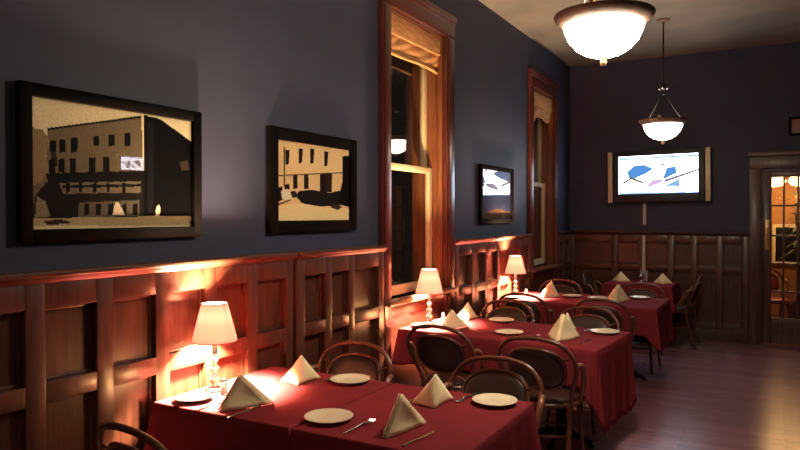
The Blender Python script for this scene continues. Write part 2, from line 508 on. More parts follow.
blind(W1, 0.285, 'woven bamboo blind rolled up at the top of the nearer tall window', 1)
blind(W2, 0.27, 'woven bamboo blind rolled up at the top of the farther window by the corner', 2)

# ------------------------------------------------------------------ french door in the back wall
root = struct('door_1')
bm = BM()
box(bm, 2.253, DX0, D - .045, D, 0, DZ + .01, .006); box(bm, DX1, DX1 + .135, D - .045, D, 0, DZ + .01, .006)
box(bm, 2.253, DX1 + .135, D - .048, D, DZ + .01, DZ + .16, .006)
box(bm, 2.235, DX1 + .153, D - .085, D, DZ + .16, DZ + .215, .01)
box(bm, DX0, DX0 + .02, D, D + .2, 0, DZ); box(bm, DX1 - .02, DX1, D, D + .2, 0, DZ); box(bm, DX0, DX1, D, D + .2, DZ - .02, DZ)
obj('door_frame', bm, 'mahogany', root, 40)
a, b = DX0 + .019, DX1 - .019
ya, yb = D + .03, D + .075
px = [2.495, 2.612, 2.735, 2.85, 2.97, 3.09, b - .10]
bm = BM()
box(bm, a, 2.495, ya, yb, 0.012, DZ - .019, .004); box(bm, b - .10, b, ya, yb, 0.012, DZ - .019, .004)
box(bm, 2.495, b - .10, ya, yb, 0.012, 0.335, .004); box(bm, 2.495, b - .10, ya, yb, 2.065, DZ - .019, .004)
leaf = obj('door_leaf', bm, 'mahogany', root, 40)
bm = BM()
for x in (2.625, 2.775, 2.925, 3.06): box(bm, x - .012, x + .012, ya + .008, yb - .008, 0.33, 2.07, .003)
for z in (0.655, 1.0, 1.345, 1.715): box(bm, 2.49, b - .095, ya + .009, yb - .009, z - .012, z + .012, .003)
obj('muntins', bm, 'mahogany', leaf, 40)
bm = BM(); box(bm, 2.49, b - .095, ya + .020, ya + .025, .33, 2.07); obj('pane', bm, 'glass', leaf)
bm = BM(); box(bm, 2.425, 2.475, ya - .008, ya, 1.17, 1.54, .004)
pl = obj('push_plate', bm, 'brass', leaf, 40)
bm = BM(); tube(bm, [(2.45, ya - .004, 1.44), (2.45, ya - .045, 1.42), (2.45, ya - .045, 1.28), (2.45, ya - .004, 1.26)], 0.008, 8); obj('door_handle', bm, 'brass', pl, True)

# things in the foyer seen through the panes
t = thing('foyer_window', 'cream-framed dark window on the foyer wall behind the french door', 'window', (2.70, 11.80, 0.84))
bm = BM()
for x0, x1, z0, z1 in ((-.20, -.155, 0, .62), (.155, .20, 0, .62), (-.155, .155, 0, .05), (-.155, .155, .57, .62)): box(bm, x0, x1, -.05, 0, z0, z1, .006)
obj('frame', bm, 'foyer_trim', t, 40)
bm = BM(); box(bm, -.16, .16, -.02, -.006, .04, .58); obj('pane', bm, 'night_glass', t)
# outlines of the pictures, in fractions of the print's width and height
P1=[[[128,112,86],[[0.089,0.765],[0.639,0.97],[0.658,0.098],[-0.01,0.073],[-0.009,0.348],[0.078,0.444]]],[[40,32,26],[[0.089,0.772],[0.639,0.981],[0.639,0.96],[0.089,0.757]]],[[160,140,102],[[0.007,0.763],[0.062,0.761],[0.106,0.678],[0.079,0.559],[0.1,0.458],[0.052,0.352],[0.0,0.324]]],[[30,25,22],[[0.078,0.426],[0.66,0.501],[0.66,0.401],[0.095,0.339]]],[[38,32,28],[[0.078,0.354],[0.66,0.407],[0.658,0.092],[0.006,0.073],[0.025,0.25]]],[[128,114,92],[[0.149,0.358],[0.636,0.405],[0.636,0.305],[0.168,0.275]]],[[30,26,24],[[0.168,0.341],[0.636,0.382],[0.636,0.358],[0.168,0.32]]],[[112,100,84],[[0.253,0.209],[0.624,0.239],[0.623,0.1],[0.252,0.09]]],[[160,142,112],[[0.033,0.25],[0.076,0.213],[0.102,0.098],[0.023,0.085]]],[[60,52,42],[[0.106,0.588],[0.133,0.605],[0.142,0.488],[0.105,0.471]]],[[22,19,20],[[0.102,0.678],[0.134,0.687],[0.134,0.597],[0.102,0.588]]],[[22,19,20],[[0.152,0.695],[0.185,0.704],[0.184,0.603],[0.15,0.593]]],[[22,19,20],[[0.213,0.718],[0.248,0.727],[0.247,0.61],[0.212,0.601]]],[[22,19,20],[[0.339,0.751],[0.374,0.763],[0.372,0.68],[0.338,0.67]]],[[22,19,20],[[0.428,0.778],[0.464,0.789],[0.464,0.693],[0.427,0.682]]],[[22,19,20],[[0.529,0.808],[0.567,0.819],[0.567,0.706],[0.529,0.697]]],[[26,22,22],[[0.096,0.535],[0.128,0.54],[0.128,0.437],[0.096,0.431]]],[[26,22,22],[[0.147,0.544],[0.18,0.55],[0.18,0.441],[0.147,0.437]]],[[26,22,22],[[0.207,0.556],[0.24,0.561],[0.24,0.446],[0.206,0.441]]],[[26,22,22],[[0.313,0.574],[0.35,0.58],[0.349,0.456],[0.313,0.45]]],[[26,22,22],[[0.395,0.589],[0.433,0.595],[0.432,0.461],[0.395,0.456]]],[[24,21,20],[[0.186,0.36],[0.206,0.363],[0.205,0.29],[0.186,0.286]]],[[24,21,20],[[0.254,0.365],[0.273,0.369],[0.273,0.294],[0.253,0.29]]],[[24,21,20],[[0.333,0.369],[0.353,0.373],[0.353,0.296],[0.332,0.292]]],[[24,21,20],[[0.414,0.375],[0.436,0.379],[0.435,0.299],[0.414,0.296]]],[[24,21,20],[[0.512,0.38],[0.534,0.384],[0.534,0.303],[0.512,0.299]]],[[26,23,22],[[0.282,0.2],[0.309,0.202],[0.309,0.113],[0.281,0.109]]],[[26,23,22],[[0.351,0.2],[0.381,0.203],[0.38,0.111],[0.351,0.109]]],[[26,23,22],[[0.424,0.202],[0.454,0.205],[0.454,0.111],[0.424,0.109]]],[[26,23,22],[[0.51,0.203],[0.541,0.205],[0.541,0.111],[0.51,0.109]]],[[26,23,22],[[0.578,0.203],[0.61,0.207],[0.609,0.111],[0.577,0.107]]],[[16,13,14],[[0.656,0.991],[0.771,0.977],[1.005,0.804],[1.002,0.104],[0.767,0.098],[0.651,0.092]]],[[30,27,30],[[0.678,0.923],[0.723,0.938],[0.719,0.122],[0.676,0.122]]],[[240,225,190],[[0.73,0.104],[0.739,0.183],[0.756,0.207],[0.768,0.177],[0.762,0.098]]],[[240,225,190],[[0.45,0.109],[0.467,0.213],[0.49,0.213],[0.528,0.109]]],[[70,56,40],[[0.91,0.606],[0.977,0.623],[0.983,0.535],[0.924,0.524]]],[[205,180,130],[[-0.001,0.083],[1.002,0.104],[1.002,0.017],[-0.002,0.023]]],[[60,48,34],[[0.058,0.06],[0.148,0.077],[0.223,0.049],[0.094,0.03]]]]
P2=[[[250,212,154],[[-0.014,1.004],[1.042,0.994],[1.042,0.633],[-0.015,0.553]]],[[40,28,24],[[0.116,0.886],[0.17,0.886],[0.157,0.706],[0.116,0.696]]],[[40,28,24],[[0.281,0.925],[0.338,0.927],[0.323,0.741],[0.281,0.731]]],[[40,28,24],[[0.432,0.943],[0.492,0.945],[0.477,0.753],[0.432,0.743]]],[[40,28,24],[[0.626,0.935],[0.689,0.937],[0.673,0.739],[0.626,0.729]]],[[45,32,26],[[0.211,0.586],[0.264,0.588],[0.269,0.408],[0.211,0.4]]],[[45,32,26],[[0.351,0.598],[0.407,0.598],[0.414,0.416],[0.351,0.406]]],[[90,62,44],[[0.097,0.914],[0.111,0.916],[0.109,0.425],[0.096,0.424]]],[[120,86,56],[[-0.015,0.557],[0.899,0.675],[0.899,0.657],[-0.015,0.541]]],[[58,36,28],[[0.568,0.627],[0.742,0.645],[0.741,0.384],[0.568,0.382]]],[[30,20,18],[[0.595,0.6],[0.646,0.604],[0.645,0.394],[0.595,0.39]]],[[26,18,18],[[0.899,0.9],[1.042,0.927],[1.041,0.175],[0.855,0.216],[0.741,0.324],[0.741,0.384],[0.865,0.414],[0.899,0.537]]],[[36,26,24],[[0.28,0.376],[0.461,0.404],[0.555,0.39],[0.857,0.361],[0.865,0.206],[0.614,0.186],[0.423,0.19],[0.315,0.229],[0.245,0.306]]],[[32,24,22],[[-0.003,0.394],[0.076,0.424],[0.095,0.271],[0.009,0.214]]],[[40,30,26],[[0.103,0.449],[0.162,0.459],[0.169,0.39],[0.109,0.388]]],[[255,235,200],[[0.059,0.367],[0.142,0.396],[0.203,0.306],[0.176,0.241],[0.076,0.271]]],[[60,44,36],[[0.169,0.367],[0.245,0.376],[0.273,0.302],[0.203,0.286]]],[[255,225,165],[[-0.016,0.176],[0.315,0.22],[0.614,0.178],[1.041,0.163],[1.041,-0.014],[-0.03,-0.004]]],[[70,50,36],[[0.732,0.227],[0.899,0.19],[0.835,0.137],[0.724,0.171]]],[[110,80,54],[[0.009,0.202],[0.182,0.273],[0.189,0.255],[0.016,0.178]]]]
TVP=[[[120,170,235],[[0.004,0.962],[1.003,0.972],[1.003,0.918],[0.004,0.906]]],[[120,170,235],[[0.006,0.044],[1.006,0.02],[1.006,-0.052],[0.007,-0.042]]],[[70,120,180],[[0.104,0.584],[0.197,0.748],[0.327,0.768],[0.456,0.656],[0.343,0.512],[0.182,0.38],[0.133,0.43]]],[[70,120,180],[[0.613,0.658],[0.723,0.698],[0.746,0.512],[0.581,0.36],[0.569,0.406]]],[[110,150,195],[[0.563,0.174],[0.772,0.372],[0.773,0.166]]],[[180,150,185],[[0.337,0.178],[0.446,0.366],[0.577,0.36],[0.541,0.268],[0.401,0.172]]],[[110,100,125],[[0.581,0.36],[1.004,0.606],[1.005,0.552],[0.59,0.276]]],[[70,65,50],[[0.042,0.31],[0.17,0.456],[0.194,0.416],[0.058,0.262]]],[[90,90,60],[[0.17,0.446],[0.332,0.316],[0.314,0.26],[0.161,0.38]]],[[110,95,90],[[0.548,0.78],[0.589,0.776],[0.584,0.722],[0.553,0.724]]],[[190,160,180],[[0.513,0.48],[0.54,0.502],[0.54,0.408],[0.517,0.4]]]]
t = thing('potted_plant', 'dark leafy potted plant in the foyer behind the french door', 'plant', (2.84, 11.2, 0))
bm = BM(); lathe(bm, [(0, 0), (.12, 0), (.17, .30), (.185, .30), (.185, .34), (.16, .34), (.15, .29), (0, .29)], 24); obj('pot', bm, 'pot', t, 40)
bm = BM()
for k in range(5): tube(bm, [(0.02 * math.cos(k * 1.3), .02 * math.sin(k * 1.3), .28), (.03 * math.cos(k * 1.3), .03 * math.sin(k * 1.3), 1.2), (.07 * math.cos(k * 1.3), .07 * math.sin(k * 1.3), 1.75)], .010, 6)
obj('stem', bm, 'pot', t, True)
bm = BM(); rg = random.Random(3)
for k in range(60):
    an = rg.uniform(0, 2 * PI); z = rg.uniform(1.05, 1.95); L = rg.uniform(.16, .30); r0 = rg.uniform(.02, .07)
    d = Vector((math.cos(an), math.sin(an), rg.uniform(-.1, .7))).normalized(); s = d.cross(Vector((0, 0, 1))).normalized()
    p = Vector((math.cos(an) * r0, math.sin(an) * r0, z)); pr_ = None
    for q in range(6):
        v = q / 5; c = p + d * (L * v) + Vector((0, 0, -.10 * v * v)); hw = .022 * math.sin(PI * min(1, v * .93 + .05)) + .001
        cur = (bm.verts.new(c - s * hw), bm.verts.new(c + s * hw))
        if pr_: bm.faces.new((pr_[0], pr_[1], cur[1], cur[0]))
        pr_ = cur
obj('foliage', bm, 'leaf', t, True, recalc=False)
t = thing('foyer_ceiling_lamp', 'left of the two glowing ceiling lamps in the foyer behind the french door', 'lamp', (2.52, 11.0, 2.9))
bm = BM(); lathe(bm, [(0, 0), (.06, 0), (.06, -.03), (.012, -.04), (.012, -.72), (0, -.72)], 16); obj('stem', bm, 'bronze', t, 40)
bm = BM(); lathe(bm, [(.03, -.70), (.10, -.72), (.15, -.82), (.11, -.88), (0, -.90)], 24); obj('lamp_shade', bm, emit('foyer_lamp_glow', (1, .70, .25), 5.0), t, True)
ld = bpy.data.lights.new('foyer_light', 'POINT'); ld.energy = FOYER_W; ld.color = (1, .55, .20); ld.shadow_soft_size = .12
lo = bpy.data.objects.new('light', ld); COL.objects.link(lo); lo.parent = t; lo.location = (0, 0, -1.02)
o = copy_tree(t); o.location = (2.84, 11.0, 2.9); o['label'] = 'right of the two glowing ceiling lamps in the foyer behind the french door'
for q in (t, o): q['group'] = 'foyer ceiling lamps'


# ------------------------------------------------------------------ pendants
def make_pendant():
    t = thing('pendant_lamp', '', 'pendant lamp')
    bm = BM(); lathe(bm, [(0, 0), (.068, 0), (.070, -.012), (.045, -.026), (.016, -.034), (.016, -.05), (0, -.05)], 24); obj('canopy', bm, 'bronze', t, 40)
    bm = BM(); tube(bm, [(0, 0, -.04), (0, 0, -.74)], .008, 8, smooth_path=False); obj('stem', bm, 'iron', t, True)
    bm = BM(); lathe(bm, [(0, -.70), (.018, -.70), (.030, -.715), (.018, -.73), (.040, -.745), (.040, -.76), (.014, -.78), (.014, -.82), (0, -.83)], 20); obj('hub', bm, 'iron', t, 40)
    for k in range(3):
        an = 2 * PI * k / 3 + .5; c, s = math.cos(an), math.sin(an)
        bm = BM(); tube(bm, [(c * .03, s * .03, -.755), (c * .075, s * .075, -.90), (c * .165, s * .165, -1.03), (c * .232, s * .232, -1.112)], .0055, 8); obj('arm', bm, 'iron', t, True)
        bm = BM(); lathe(bm, [(0, .018), (.012, .012), (.016, 0), (.012, -.012), (0, -.018)], 12, c * .240, s * .240, -1.092); obj('knob', bm, 'brass', t, True)
        bm = BM(); lathe(bm, [(0, .016), (.011, .008), (.014, 0), (.011, -.008), (0, -.016)], 12, c * .046, s * .046, -.752); obj('crystal', bm, 'silver', t, True)
    # bronze rim pan, then the frosted bowl in it
    bm = BM(); lathe(bm, [(.205, -1.158), (.214, -1.155), (.236, -1.138), (.250, -1.122), (.256, -1.112), (.256, -1.104), (.248, -1.104), (.238, -1.116), (.220, -1.135), (.200, -1.150), (.205, -1.158)], 48, cap=False); obj('rim', bm, 'bronze', t, 50)
    bm = BM(); lathe(bm, [(.2035, -1.148), (.205, -1.158), (.198, -1.19), (.177, -1.236), (.141, -1.278), (.095, -1.307), (.048, -1.323), (.0, -1.328)], 48, cap=False); obj('glass_bowl', bm, 'bowl', t, True)
    bm = BM(); lathe(bm, [(0, -1.308), (.020, -1.318), (.024, -1.328), (.015, -1.338), (.019, -1.350), (.016, -1.368), (0, -1.372)], 20); obj('finial', bm, 'brass', t, True)
    return t
pend = make_pendant()
for i, (x, y, lab) in enumerate([
        (1.757, 3.50, 'large bronze-rimmed bowl pendant close to the camera, cut by the top of the photo'),
        (1.475, 7.66, 'bronze-rimmed bowl pendant hanging in front of the wall above the television'),
        (1.70, -0.75, 'bronze-rimmed bowl pendant added out of view behind the camera for its light'),  # this pendant and the next are added, unseen, as fill light
        (4.70, -0.75, 'bronze-rimmed bowl pendant added out of view behind the camera to the right for its light')]):
    o = pend if i == 0 else copy_tree(pend)
    o.location = (x, y, H); o['label'] = lab; o['group'] = 'bowl pendants along the ceiling'
    if i == 0: o.scale = (.965, .965, .965)
    if i >= 1:
        for ch in o.children:
            if ch.name.startswith('glass_bowl'): ch.data = ch.data.copy(); ch.data.materials[0] = M['bowl_dim' if i == 1 else 'bowl_rear']

# ------------------------------------------------------------------ television and raceway
t = thing('television', 'flat television with champagne side speakers showing a bright picture on the dark wall', 'television', (1.185, D - .09, 2.105))
t.rotation_euler = (0, math.radians(-0.7), 0); t_tv = t
bm = BM()
for x0, x1, z0, z1 in ((-.565, -.49, -.335, .345), (.49, .565, -.335, .345), (-.49, .49, .278, .345), (-.49, .49, -.335, -.222)): box(bm, x0, x1, -.045, .03, z0, z1, .006)
box(bm, -.55, .55, .0, .045, -.32, .33, .008)
obj('bezel', bm, 'black_plastic', t, 40)
print_mesh('screen', .98, .50, TVP, (225, 236, 255), (-.49, -.030, -.222), (1, 0, 0), t, 'screen', 200, 104, 0.0, 1, .14)
for s in (-1, 1):
    bm = BM(); box(bm, min(s * .572, s * .632), max(s * .572, s * .632), -.04, .03, -.335, .345, .006); obj('side_speaker', bm, 'speaker', t, 40)
bm = BM(); box(bm, -.2, .2, .045, .085, -.15, .15, .004); box(bm, -.03, .03, .04, .06, -.25, .25, .002); obj('wall_mount', bm, 'iron', t, 40)
t = thing('cable_raceway', 'cream cable raceway strip running down the wall below the television', 'cable cover', (1.01, D, 0))
bm = BM(); box(bm, -.022, .022, -.022, 0, 1.47, 1.755, .004); obj('upper_strip', bm, 'raceway', t, 40)
bm = BM(); box(bm, -.020, .020, -.068, -.046, .80, 1.325, .004); obj('lower_strip', bm, 'raceway', t, 40)

o = copy_tree(t_tv)
o.location = (XR - .05, 7.05, 2.38); o.scale = (.42, .42, .42); o.rotation_euler = (0, 0, -PI / 2)
o['label'] = 'small television out of view on the right-hand wall, mirrored in the large picture glass'
# ------------------------------------------------------------------ pictures
def picture(name, label, y0, y1, z0, z1, fw, polys, bg, seed, noise=0.08):
    t = thing(name, label, 'picture', (0.0, (y0 + y1) / 2, (z0 + z1) / 2), 0, 'framed photographs on the grey wall')
    hw, hh = (y1 - y0) / 2, (z1 - z0) / 2
    bm = BM()
    box(bm, 0.003, .035, -hw, -hw + fw, -hh, hh, .004); box(bm, 0.003, .035, hw - fw, hw, -hh, hh, .004)
    box(bm, 0.003, .034, -hw + fw, hw - fw, hh - fw, hh, .004); box(bm, 0.003, .034, -hw + fw, hw - fw, -hh, -hh + fw, .004)
    obj('frame', bm, 'frame', t, 40)
    bm = BM(); box(bm, .002, .010, -hw + fw * .5, hw - fw * .5, -hh + fw * .5, hh - fw * .5); obj('backing', bm, 'frame', t)
    print_mesh('print', 2 * (hw - fw), 2 * (hh - fw), polys, bg, (.0125, -hw + fw, -hh + fw), (0, 1, 0), t, 'print', 180, 120, noise, seed)
    bm = BM(); box(bm, .016, .018, -hw + fw * .8, hw - fw * .8, -hh + fw * .8, hh - fw * .8); obj('glass', bm, 'pic_glass', t)
picture('framed_photograph', 'large black-framed old photograph of a storefront building, nearest the camera', 1.526, 2.448, 1.494, 2.110, .050, P1, (255, 236, 188), 1)
picture('framed_photograph', 'black-framed sepia photograph of a pale building and carts beside the nearer window', 2.970, 3.872, 1.497, 2.108, .070, P2, (246, 208, 150), 2)
P3 = [((66, 72, 112), [(0, 0), (1, 0), (1, .55), (.8, .5), (.6, .6), (.35, .5), (.15, .62), (0, .52)]),  # lightened blues paint the reflected television glare into the print
      ((120, 92, 66), [(0, 0), (1, 0), (1, .16), (.5, .22), (.2, .14), (0, .1)]),
      ((190, 198, 220), [(.1, .72), (.45, .9), (.9, .76), (.6, .7)])]
picture('framed_photograph', 'small black-framed picture glaring blue-white on the wall between the two windows', 6.10, 7.035, 1.515, 2.10, .045, P3, (130, 140, 175), 3, .1)
t = thing('framed_picture', 'small dark-framed brown picture on the back wall above the french door', 'picture', (2.86, D, 2.672))
bm = BM()
for x0, x1, z0, z1 in ((-.19, -.165, -.11, .11), (.165, .19, -.11, .11), (-.165, .165, .085, .11), (-.165, .165, -.11, -.085)): box(bm, x0, x1, -.03, -.003, z0, z1, .003)
obj('frame', bm, 'frame', t, 40)
bm = BM(); box(bm, -.17, .17, -.012, -.002, -.09, .09)
obj('print', bm, pbr('faded_brown_print', (.30, .17, .12, 1), .5, noise=9, amt=.3), t)

# ------------------------------------------------------------------ tables and cloths
TOP = 0.75
def make_table(label, cx, cy, lx, ly, rz, two):
    t = thing('dining_table', label, 'table', (cx, cy, 0), rz, 'dining tables under burgundy cloths')
    bm = BM(); box(bm, -lx / 2, lx / 2, -ly / 2, ly / 2, .712, .742, .004); obj('tabletop', bm, 'table', t, 40)
    for ox in ((-lx / 4, lx / 4) if two else (0,)):
        bm = BM(); lathe(bm, [(0, .06), (.055, .06), (.045, .10), (.035, .14), (.035, .66), (.06, .70), (.10, .712), (0, .712)], 20, ox, 0); pd = obj('pedestal', bm, 'iron', t, 40)
        bm = BM()
        for k in range(4):
            c, s = math.cos(k * PI / 2), math.sin(k * PI / 2); L = min(.22, .26)
            tube(bm, [(ox + c * .02, s * .02, .075), (ox + c * L * .6, s * L * .6, .05), (ox + c * L, s * L, .018)], lambda q: .026 - .008 * q, 8)
            lathe(bm, [(0, 0), (.020, 0), (.020, .012), (0, .014)], 12, ox + c * L, s * L)
        obj('base', bm, 'iron', pd, True)
    return t

def make_cloth(label, cx, cy, lx, ly, rz, drops, seed):
    """burgundy cloth: flat top, rounded edge, hanging sides with soft folds; drops = (-x, +x, -y, +y)"""
    t = thing('tablecloth', label, 'tablecloth', (cx, cy, 0), rz, 'burgundy tablecloths')
    dl, dr, df, db = drops
    hx, hy = lx / 2, ly / 2
    rng = random.Random(seed)
    pts = []
    def side(p0, p1, n, d):
        L = (Vector(p1) - Vector(p0)).length; k = max(8, int(L / .014))
        for i in range(k): pts.append((Vector(p0).lerp(Vector(p1), i / k), Vector(n), d, min(i, k - i) * L / k))
    side((-hx, -hy), (hx, -hy), (0, -1), df); side((hx, -hy), (hx, hy), (1, 0), dr)
    side((hx, hy), (-hx, hy), (0, 1), db); side((-hx, hy), (-hx, -hy), (-1, 0), dl)
    N = len(pts)
    # smooth normals and drops round the corners
    W = 5
    nrm, drp = [], []
    for i in range(N):
        n = Vector((0, 0)); d = 0; ws = 0
        for k in range(-W, W + 1):
            q = pts[(i + k) % N]; n += q[1]; d += q[2]; ws += 1
        nrm.append(n.normalized()); drp.append(d / ws)
    ph = [rng.uniform(0, 6.28) for _ in range(4)]
    bm = BM()
    R = .010
    lev = [(-R, 0), (-R * .4, -R * .12), (-.001, -R * .55), (.002, -R * 1.1)]
    nl = 12
    rings = []
    for o, z in lev: rings.append([bm.verts.new((*(p[0] + nrm[i] * o), TOP + z)) for i, p in enumerate(pts)])
    for j in range(1, nl + 1):
        r = []
        for i, p in enumerate(pts):
            v = j / nl; s = i * .014; d = max(drp[i], .02) - .011
            amp = .011 * min(1, d / .3) * min(1, p[3] / .08)
            cor = math.exp(-(p[3] / .07) ** 2) if abs(drp[i] - p[2]) < .1 and min(dd for dd in (dl if p[0].x < 0 else dr, df if p[0].y < 0 else db)) > .05 else 0.0
            off = .002 + v * (.014 * min(1, d / .3)) + v * amp * (math.sin(s * 27 + ph[0]) * .6 + math.sin(s * 47 + ph[1]) * .4) + cor * v * .05 * min(1, d / .27)
            if d < .03: off = .001
            r.append(bm.verts.new((*(p[0] + nrm[i] * off), TOP - .011 - d * v + cor * v * -.03 * (1 if d > .05 else 0))))
        rings.append(r)
    for A, B in zip(rings, rings[1:]):
        for i in range(N): bm.faces.new((A[i], B[i], B[(i + 1) % N], A[(i + 1) % N]))
    bm.faces.new(rings[0])
    bm.normal_update()
    bmesh.ops.recalc_face_normals(bm, faces=bm.faces[:])
    o = obj('cloth', bm, 'cloth', t, 50)
    md = o.modifiers.new('thickness', 'SOLIDIFY'); md.thickness = .003; md.offset = -1
    return t

T1a, T1b, T2, T3, T4 = (.445, 2.54, .776, .84, 0), (1.209, 2.54, .722, .84, 0), (.842, 4.74, 1.495, .82, math.radians(-4.5)), (.835, 6.85, 1.53, .88, 0), (1.06, 8.90, .80, .74, 0)
def tabled(T, lab, clab, two, drops, seed):
    make_table(lab, *T[:2], T[2] - .012, T[3] - .012, T[4], two); make_cloth(clab, *T, drops, seed)
tabled(T1a, 'table against the wall below the two sepia photographs, wall half of the nearest pair', 'burgundy tablecloth under the nearest lit lamp, beside the panelled wall', False, (.20, .012, .25, .25), 1)
tabled(T1b, 'aisle half of the nearest pair of pushed-together tables', 'burgundy tablecloth with two cream plates at the aisle end of the nearest table row', False, (.012, .40, .25, .25), 2)
tabled(T2, 'long table in the middle of the row, under the nearer window', 'long burgundy tablecloth on the middle table beneath the nearer window', True, (.20, .55, .25, .25), 3)
tabled(T3, 'long table between the two windows, third from the camera', 'long burgundy tablecloth on the third table, below the small glaring picture', True, (.20, .42, .25, .25), 4)
tabled(T4, 'small table against the back wall below the television', 'burgundy tablecloth on the small table below the television', False, (.25, .25, .30, .20), 5)

# ------------------------------------------------------------------ chairs
def make_chair():
    t = thing('bentwood_chair', '', 'chair')
    bm = BM(); lathe(bm, [(0, .425), (.196, .425), (.206, .432), (.208, .445), (.200, .455), (0, .455)], 40, 0, .0, 0, True, 1.0, 1.0); obj('seat_frame', bm, 'chair_wood', t, 40)
    bm = BM(); lathe(bm, [(0, .452), (.188, .452), (.194, .462), (.185, .476), (.13, .485), (0, .488)], 40); obj('seat_cushion', bm, 'vinyl', t, True)
    for s in (-1, 1):
        bm = BM(); tube(bm, [(s * .150, .150, .43), (s * .158, .160, .25), (s * .178, .185, 0)], lambda q: .017 - .005 * q, 10); obj('leg', bm, 'chair_wood', t, True)
        bm = BM(); tube(bm, [(s * .178, -.125, .455), (s * .182, -.150, .28), (s * .195, -.235, 0)], lambda q: .017 - .005 * q, 10); obj('leg', bm, 'chair_wood', t, True)
    bm = BM(); tube(bm, [(.142 * math.cos(a), .142 * math.sin(a) + .005, .235) for a in [2 * PI * k / 24 for k in range(24)]], .009, 8, True, 2); obj('stretcher_ring', bm, 'chair_wood', t, True)
    # back hoop: up from the seat, out and over
    hp = [(-.178, -.12, .44), (-.205, -.155, .54), (-.236, -.195, .64), (-.245, -.222, .705), (-.226, -.244, .772), (-.165, -.265, .830), (-.084, -.275, .854), (0, -.278, .860)]
    hp = hp + [(-x, y, z) for x, y, z in hp[-2::-1]]
    bm = BM(); tube(bm, hp, .0135, 10); obj('back_hoop', bm, 'chair_wood', t, True)
    # upholstered oval inside the hoop, its plane leaning like the hoop
    def oval(a, w, h):
        x = w * math.copysign(abs(math.cos(a)) ** .8, math.cos(a)); zz = h * math.copysign(abs(math.sin(a)) ** .8, math.sin(a))
        z = .668 + zz
        return Vector((x, -.203 - (z - .668) * .40 - .05 * (1 - (x / .2) ** 2) * .5, z))
    K = 40
    pn = Vector((0, 1, .40)).normalized()
    bm = BM(); tube(bm, [oval(2 * PI * k / K, .178, .128) for k in range(K)], .011, 8, True, 1); obj('panel_rim', bm, 'chair_wood', t, True)
    bm = BM(); rings = {}
    for side in (-1, 1):
        prev = None
        for q, off in ((1.0, 0), (.9, .012), (.6, .018), (.25, .020)):
            r = [bm.verts.new(oval(2 * PI * k / K, .175 * q, .125 * q) + pn * side * off) for k in range(K)]
            if prev: [bm.faces.new((prev[k], prev[(k + 1) % K], r[(k + 1) % K], r[k])) for k in range(K)]
            prev = r
        bm.faces.new(prev)
    bmesh.ops.remove_doubles(bm, verts=bm.verts[:], dist=1e-5)
    obj('back_pad', bm, 'vinyl', t, True)
    for s in (-1, 1):
        bm = BM(); tube(bm, [(s * .245, -.222, .705), (s * .257, -.185, .708), (s * .262, -.140, .68), (s * .252, -.085, .59), (s * .222, -.030, .50), (s * .196, -.010, .44)], lambda q: .0170 - .005 * abs(q - .4), 10); obj('hip_brace', bm, 'brace_wood_lit', t, True)
        bm = BM(); tube(bm, [(s * .232, -.240, .755), (s * .19, -.234, .742), (s * .160, -.226, .728)], .006, 6); obj('panel_link', bm, 'chair_wood', t, True)
    return t
proto = make_chair()
GC = 'bentwood chairs with brown padded backs'
chairs = [
    (.43, 2.995, PI, 'bentwood chair facing the camera at the nearest table, nearer the wall lamp'),
    (1.285, 2.995, PI, 'bentwood chair facing the camera at the aisle end of the nearest table'),
    (.60, 1.84, -.12, 'bentwood chair with only its hoop top showing at the bottom left of the photo'),
    (.575, 4.290, -.05, 'bentwood chair with its back to the camera at the middle table, nearer the window'),
    (1.275, 4.185, -.05, 'bentwood chair with its back to the camera at the aisle end of the middle table'),
    (.50, 5.27, PI - .07, 'bentwood chair on the far side of the middle table, nearer the wall'),
    (1.215, 5.16, PI - .07, 'bentwood chair on the far side of the middle table, nearer the aisle'),
    (.45, 6.32, 0, 'bentwood chair with its back to the camera at the third table, nearer the wall lamp'),
    (1.20, 6.25, 0, 'bentwood chair with its back to the camera at the aisle end of the third table'),
    (.40, 7.33, PI, 'bentwood chair on the far side of the third table, nearer the wall lamp'),
    (1.28, 7.32, PI, 'bentwood chair on the far side of the third table, nearer the aisle'),
    (.635, 8.90, -PI / 2, 'bentwood chair at the left end of the small table below the television'),
    (1.48, 8.88, PI / 2, 'bentwood chair at the right end of the small table below the television'),
]
for i, (x, y, r, lab) in enumerate(chairs):
    o = proto if i == 0 else copy_tree(proto)
    o.location = (x, y, 0); o.rotation_euler = (0, 0, r); o['label'] = lab; o['group'] = GC
o = copy_tree(proto)
o.location = (2.52, 10.35, 0); o.rotation_euler = (0, 0, PI + .5)
o['label'] = 'bentwood chair with red pads in the foyer behind the french door'
for ch in o.children:
    if ch.name.startswith(('back_pad', 'seat_cushion')):
        ch.data = ch.data.copy(); ch.data.materials[0] = M['red_vinyl']

